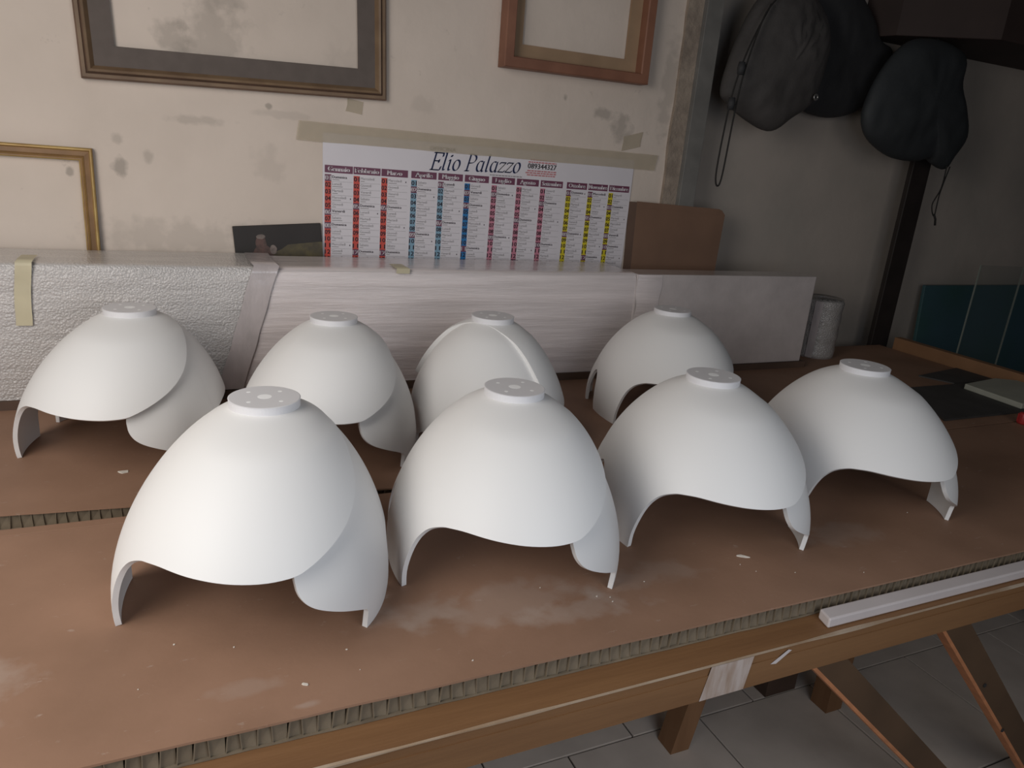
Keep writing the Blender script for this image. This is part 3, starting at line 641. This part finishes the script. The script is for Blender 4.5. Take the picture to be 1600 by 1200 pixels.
# masking tape
def tape(name, label, pts, wdt, seed, y):
    mb = MB(); n = 60; (xa, za), (xb, zb) = pts
    for i in range(n + 1):
        t_ = i / n; x_ = xa + (xb - xa) * t_; z_ = za + (zb - za) * t_
        for s_ in (-.5, .5):
            jag = .006 * noise.noise((i * 1.7, s_, seed)) if i in (0, n) else 0
            mb.v.append((x_ + jag + (.008 * s_ if i in (0, n) else 0), y - .0008 * abs(noise.noise((x_ * 12, s_, seed))), z_ + wdt * s_ + .0022 * noise.noise((x_ * 9, s_, seed))))
    for i in range(n): mb.f.append((2 * i, 2 * i + 2, 2 * i + 3, 2 * i + 1)); mb.m.append(0)
    o_ = mb.build(name, 'masking', None, fix=False); s = o_.modifiers.new('t', 'SOLIDIFY'); s.thickness = .0003
    return tag(o_, label, 'tape')
tape('masking_tape', 'long beige masking tape strip holding the top edge of the calendar', [(.338, T + .7225), (1.605, T + .7195)], .054, 1, CY - .0022)
tape('masking_tape', 'short torn scrap of beige tape below the bronzed frame', [(.482, T + .806), (.528, T + .800)], .036, 4, 2.3185)
tape('masking_tape', 'small scrap of tape on the wall above the right end of the calendar strip', [(1.455, T + .775), (1.53, T + .795)], .05, 8, 2.3185)

# ---------------------------------------------------------------- dark picture and cardboard behind the panel
dp = tag(empty('dark_picture', (.175, 2.3145, T + .021), (0, math.radians(-4.4), 0)), 'dark painted picture with a small figure, half hidden behind the panel left of the calendar', 'picture')
bevel(MB().prism([(.007, 0), (.262, 0), (.262, -.008), (.007, -.008)], 0, .418).build('board', 'picture_dark', dp), .002)
def blob(cx, cz, rx, rz, y, seed, n=22): 
    return MB().add([(cx + rx * math.cos(2 * math.pi * i / n) * (1 + .15 * noise.noise((i * .6, seed, 0))), y, cz + rz * math.sin(2 * math.pi * i / n) * (1 + .15 * noise.noise((i * .6, seed, 4)))) for i in range(n)], [tuple(range(n))])
blob(.086, .330, .030, .030, -.0085, 1).build('painted_shoulders', 'figure', dp, fix=False)
blob(.082, .366, .0155, .022, -.0088, 2).build('painted_head', 'figure', dp, fix=False)
blob(.083, .385, .013, .007, -.0091, 3).build('painted_cap', 'figure_light', dp, fix=False)
blob(.116, .345, .010, .014, -.0088, 5).build('painted_hand', 'figure_light', dp, fix=False)
MB().add([(.115, -.0086, .28), (.262, -.0086, .28), (.262, -.0086, .362), (.16, -.0086, .358), (.14, -.0086, .345), (.115, -.0086, .335)], [(0, 1, 2, 3, 4, 5)]).build('painted_field', 'field', dp, fix=False)
cb = tag(empty('cardboard_box', (1.545, 2.283, T), (0, math.radians(.6), 0)), 'flat brown cardboard box standing behind the panel at the foot of the steel upright', 'box')
q = MB(); out = [(0, 0), (.372, 0), (.380, .555), (.362, .572), (.345, .575), (-.028, .578)]
n = len(out); q.add([(x, 0, z) for x, z in out] + [(x + (.0 if x > .1 else -.012), .034, z) for x, z in out], [tuple(range(n))] , 0)
q.add(q.v[:2 * n], [tuple(range(n, 2 * n))[::-1]] + [(i, n + i, n + (i + 1) % n, (i + 1) % n) for i in range(n)], 1)
q.build('carton', ['cardboard', 'card_dark'], cb)
MB().hexa((-.020, -.0015, .560), (.352, -.0015, .556), (.350, -.0015, .576), (-.030, -.0015, .582), (0, .0012, 0)).build('top_flap', 'cardboard', cb)

# ---------------------------------------------------------------- dark upright, shelf and hanging bags
tag(bevel(MB().box(2.945, 3.055, 2.315, 2.340, 0, 3.0).build('steel_post', 'dark_steel'), .003), 'dark brown upright post behind the bench right of the foam slab', 'post')
tag(bevel(MB().prism([(2.62, 2.449), (2.66, 2.31), (2.95, 2.07), (4.2, 2.07), (4.2, 2.449)][::-1], T + 1.285, T + 1.75).build('wall_cabinet', 'shelf'), .004), 'dark brown wooden cabinet high on the wall at the top right', 'cabinet')
tag(bevel(MB().box(1.82, 2.60, 2.425, 2.449, T + 1.46, T + 1.54).build('coat_rail', 'shelf'), .003), 'dark wall rail from which the bags hang', 'rail')
def sack(name, label, outline, cx, cz, yc, depth, ms, seed, gather=None, rings=16, seg=72):
    """cloth sack: closed rounded body grown from its outline in the x-z plane, with creases"""
    def cr(t):
        n_ = len(outline); t = (t % 1) * n_; i = int(t); u = t - i; p = [Vector(outline[(i + k_) % n_]) for k_ in (-1, 0, 1, 2)]
        return .5 * ((2 * p[1]) + (p[2] - p[0]) * u + (2 * p[0] - 5 * p[1] + 4 * p[2] - p[3]) * u * u + (3 * p[1] - p[0] - 3 * p[2] + p[3]) * u**3)
    mb = MB(); c = Vector((cx, cz))
    for side in (-1, 1):
        o_ = len(mb.v)
        for j in range(rings + 1):
            s_ = math.sin(j / rings * math.pi / 2)
            for i in range(seg):
                p = c + (cr(i / seg) - c) * s_; th = depth * (max(0, 1 - s_**2.6)) ** .5
                a = i / seg * 2 * math.pi
                crs = .16 * depth * noise.noise((p.x * 8, p.y * 8, seed)) + .10 * depth * noise.noise((p.x * 21 + 3, p.y * 17, seed))
                if gather: 
                    dg = (p - Vector(gather)).length; crs += .11 * depth * math.sin(math.atan2(p.y - gather[1], p.x - gather[0]) * 26) * max(0, 1 - dg / .22)
                if j == rings: crs = 0
                mb.v.append((p.x, yc + side * (th + crs * (1 - s_**6)), p.y))
        for j in range(rings):
            for i in range(seg):
                f_ = (o_ + j * seg + i, o_ + j * seg + (i + 1) % seg, o_ + (j + 1) * seg + (i + 1) % seg, o_ + (j + 1) * seg + i)
                mb.f.append(f_ if side < 0 else f_[::-1]); mb.m.append(0)
    r_ = tag(empty(name, (cx, yc, cz)), label, 'bag', 'drawstring bags hanging on the alcove wall')
    ob = mb.build('sack_body', ms, r_, smooth=True); ob.matrix_parent_inverse = Matrix.Translation(-Vector((cx, yc, cz)))
    bm = bmesh.new(); bm.from_mesh(ob.data); bmesh.ops.remove_doubles(bm, verts=bm.verts, dist=.0005); bmesh.ops.recalc_face_normals(bm, faces=bm.faces); bm.to_mesh(ob.data); bm.free()
    return r_
def cord(r_, pts, rad=.0032, name='drawstring', ms='cord'):
    o_ = MB().tube(pts, rad).build(name, ms, r_, smooth=True); o_.matrix_parent_inverse = Matrix.Translation(-Vector(r_.location)); return o_
def curve(pts, n=8):
    P = [Vector(p) for p in pts]; P = [P[0]] + P + [P[-1]]; out = []
    for i in range(1, len(P) - 2):
        for k_ in range(n):
            u = k_ / n; p = P[i - 1:i + 3]
            out.append(.5 * ((2 * p[1]) + (p[2] - p[0]) * u + (2 * p[0] - 5 * p[1] + 4 * p[2] - p[3]) * u * u + (3 * p[1] - p[0] - 3 * p[2] + p[3]) * u**3))
    return out + [P[-2]]
yb = 2.25
b1 = sack('drawstring_bag', 'dark grey drawstring bag with a hanging cord loop, leftmost of the hanging bags',
          [(1.795, T + .99), (1.83, T + .945), (1.93, T + .895), (2.045, T + .868), (2.13, T + .92), (2.215, T + .985), (2.245, T + 1.10), (2.245, T + 1.21), (2.19, T + 1.30), (2.08, T + 1.36), (1.97, T + 1.355), (1.885, T + 1.28), (1.825, T + 1.14)], 2.03, T + 1.10, yb, .075, 'bag_grey', 3.0, (2.12, T + 1.25))
cord(b1, curve([(1.90, 2.19, T + 1.27), (1.81, 2.16, T + 1.12), (1.765, 2.15, T + .98), (1.752, 2.15, T + .84), (1.748, 2.15, T + .70), (1.762, 2.15, T + .66), (1.776, 2.15, T + .70), (1.785, 2.15, T + .90), (1.80, 2.15, T + 1.05), (1.86, 2.17, T + 1.22), (1.92, 2.19, T + 1.29)]))
for (x, z) in ((1.783, T + 1.05), (1.765, T + .935)):
    o = MB().lathe([(0, -.02), (.011, -.02), (.014, 0), (.011, .02), (0, .02)], 12).build('cord_lock', 'bag_black', b1, smooth=True); o.matrix_parent_inverse = Matrix.Translation(-Vector(b1.location)) @ Matrix.Translation((x, 2.15, z))
o = MB().lathe([(.006, -.002), (.012, -.002), (.012, .002), (.006, .002), (.006, -.002)], 20).build('eyelet', 'eyelet', b1, smooth=True); o.matrix_parent_inverse = Matrix.Translation(-Vector(b1.location)) @ Matrix.Translation((2.178, 2.185, T + 1.00)) @ Matrix.Rotation(math.pi / 2, 4, 'X')
cord(b1, [(2.05, 2.25, T + 1.36), (2.05, 2.33, T + 1.47), (2.05, 2.416, T + 1.495)], .006, 'hanging_loop')
b2 = sack('drawstring_bag', 'black round-bottomed bag hanging in the middle of the three bags',
          [(2.22, T + 1.03), (2.30, T + .975), (2.43, T + .955), (2.56, T + .975), (2.66, T + 1.03), (2.74, T + 1.12), (2.74, T + 1.24), (2.66, T + 1.275), (2.58, T + 1.36), (2.46, T + 1.44), (2.34, T + 1.44), (2.25, T + 1.33), (2.20, T + 1.16)], 2.46, T + 1.18, 2.385, .052, 'bag_black', 8.0)
cord(b2, [(2.42, 2.39, T + 1.43), (2.42, 2.40, T + 1.48), (2.42, 2.416, T + 1.495)], .006, 'hanging_loop')
b3 = sack('drawstring_bag', 'blue-black bag with a knotted drawstring, rightmost of the hanging bags',
          [(2.49, T + 1.00), (2.51, T + .915), (2.58, T + .862), (2.70, T + .822), (2.84, T + .818), (2.92, T + .838), (2.955, T + .815), (3.03, T + .798), (3.065, T + .845), (3.115, T + .935), (3.075, T + 1.03), (3.00, T + 1.14), (2.98, T + 1.24), (2.88, T + 1.275), (2.76, T + 1.28), (2.64, T + 1.25), (2.54, T + 1.14)], 2.79, T + 1.05, 2.235, .068, 'bag_blue', 13.0)
cord(b3, curve([(3.00, 2.20, T + .815), (2.985, 2.19, T + .72), (2.955, 2.19, T + .65), (2.985, 2.19, T + .605), (2.985, 2.19, T + .70), (3.02, 2.20, T + .81)]), .0028)
cord(b3, [(2.982, 2.19, T + .610), (2.998, 2.19, T + .590), (3.005, 2.19, T + .565)], .005, 'knot')
cord(b3, [(2.80, 2.235, T + 1.27), (2.81, 2.235, T + 1.2845)], .006, 'hanging_loop')

# ---------------------------------------------------------------- right end of the bench
tag(bevel(MB().box(2.988, 3.029, 1.15, 2.235, ZB + .001, T + .052).build('end_rail', 'rail'), .002), 'tan wooden rail closing the right end of the bench', 'rail')
tag(MB().prism([(2.66, 1.845), (2.972, 1.905), (2.978, 1.735), (2.72, 1.735)][::-1], T + .0005, T + .005).build('rubber_mat', 'rubber'), 'black mat lying by the end rail, the farther of the two', 'mat')
tag(MB().prism([(2.42, 1.722), (2.972, 1.722), (2.972, 1.425), (2.235, 1.425)][::-1], T + .0005, T + .007).build('rubber_mat', 'rubber'), 'black mat lying under the pale slab at the right end of the bench', 'mat')
tag(bevel(MB().prism([(2.672, 1.665), (2.90, 1.70), (2.975, 1.66), (2.968, 1.44), (2.655, 1.44)][::-1], T + .0075, T + .028).build('pale_slab', 'slab'), .003), 'pale greenish slab lying on the black mat', 'slab')
rc = tag(empty('red_cap', (2.515, 1.345, T)), 'small red plastic cap standing on the board at the right edge of the photo', 'cap')
MB().lathe([(0, .001), (.018, .001), (.019, .006), (.0175, .034), (.015, .038), (0, .038)], 24).build('cap_body', 'red', rc, smooth=True)
for k in range(10):
    a = 2 * math.pi * k / 10; o = MB().box(-.0012, .0012, -.0012, .0012, .006, .032).build('grip_rib', 'red', rc); o.location = (.0187 * math.cos(a), .0187 * math.sin(a), 0)
tag(bevel(MB().add([(3.315, 2.30, 0), (4.35, 2.30, 0), (4.35, 2.40, T + .268), (3.335, 2.40, T + .262), (3.315, 2.316, 0), (4.35, 2.316, 0), (4.35, 2.416, T + .268), (3.335, 2.416, T + .262)],
    [(0, 1, 2, 3), (7, 6, 5, 4), (0, 4, 5, 1), (1, 5, 6, 2), (2, 6, 7, 3), (3, 7, 4, 0)]).build('teal_board', 'teal'), .002), 'dark teal board leaning on the alcove wall beyond the bench', 'board')
ac = tag(empty('acrylic_sheet', (3.25, 2.1, 0), (0, 0, math.radians(-4))), 'clear acrylic sheet with pale edges standing in front of the teal board', 'sheet')
MB().box(.004, .276, 0, .005, .0, T + .41).build('pane', 'clear', ac)
for (x0, x1) in ((0, .004), (.276, .281)): MB().box(x0, x1, -.0005, .0055, 0, T + .41).build('edge', 'clear_edge', ac)
tag(bevel(MB().prism([(1.0, .738), (2.95, .738), (2.95, .768), (1.008, .768)], ZB + .0009, T - .0145).build('white_strip', 'white_strip'), .003), 'long white strip lying on the bench ledge along the front board at the right', 'strip')

# ---------------------------------------------------------------- chips and scraps on the boards
def chip(loc, s, lab, seed, fl=.3):
    rr_ = random.Random(seed); mb = MB(); n_ = 7
    pts = [(s * (.6 + .5 * rr_.random()) * math.cos(2 * math.pi * i / n_), fl * s * (.6 + .6 * rr_.random()) * math.sin(2 * math.pi * i / n_)) for i in range(n_)]
    mb.add([(x, y, .0003) for x, y in pts] + [(x * .9, y * .9, .0012 + .10 * s * rr_.random()) for x, y in pts],
           [tuple(range(n_))[::-1], tuple(range(n_, 2 * n_))] + [(i, (i + 1) % n_, n_ + (i + 1) % n_, n_ + i) for i in range(n_)])
    o_ = mb.build('plaster_chip', 'chip'); o_.location = (*loc, T); o_.rotation_euler = (0, 0, rr_.uniform(-.6, .6)); tag(o_, lab, 'chip', 'loose chips on the boards')
chip((-.127, 1.599), .014, 'pale crumpled scrap between the two leftmost lampshades', 1, .6)
chip((.971, .933), .014, 'white curled chip on the board below the third near lampshade', 2, .3)
chip((.128, .838), .007, 'small white chip near the front edge below the largest-looking lampshade', 3, .4)
rr0 = random.Random(11)
for k in range(16):
    chip((rr0.uniform(-.1, 1.5), rr0.uniform(.80, .98)), rr0.uniform(.0010, .0021), 'tiny white crumb on the front board', 20 + k, .7)
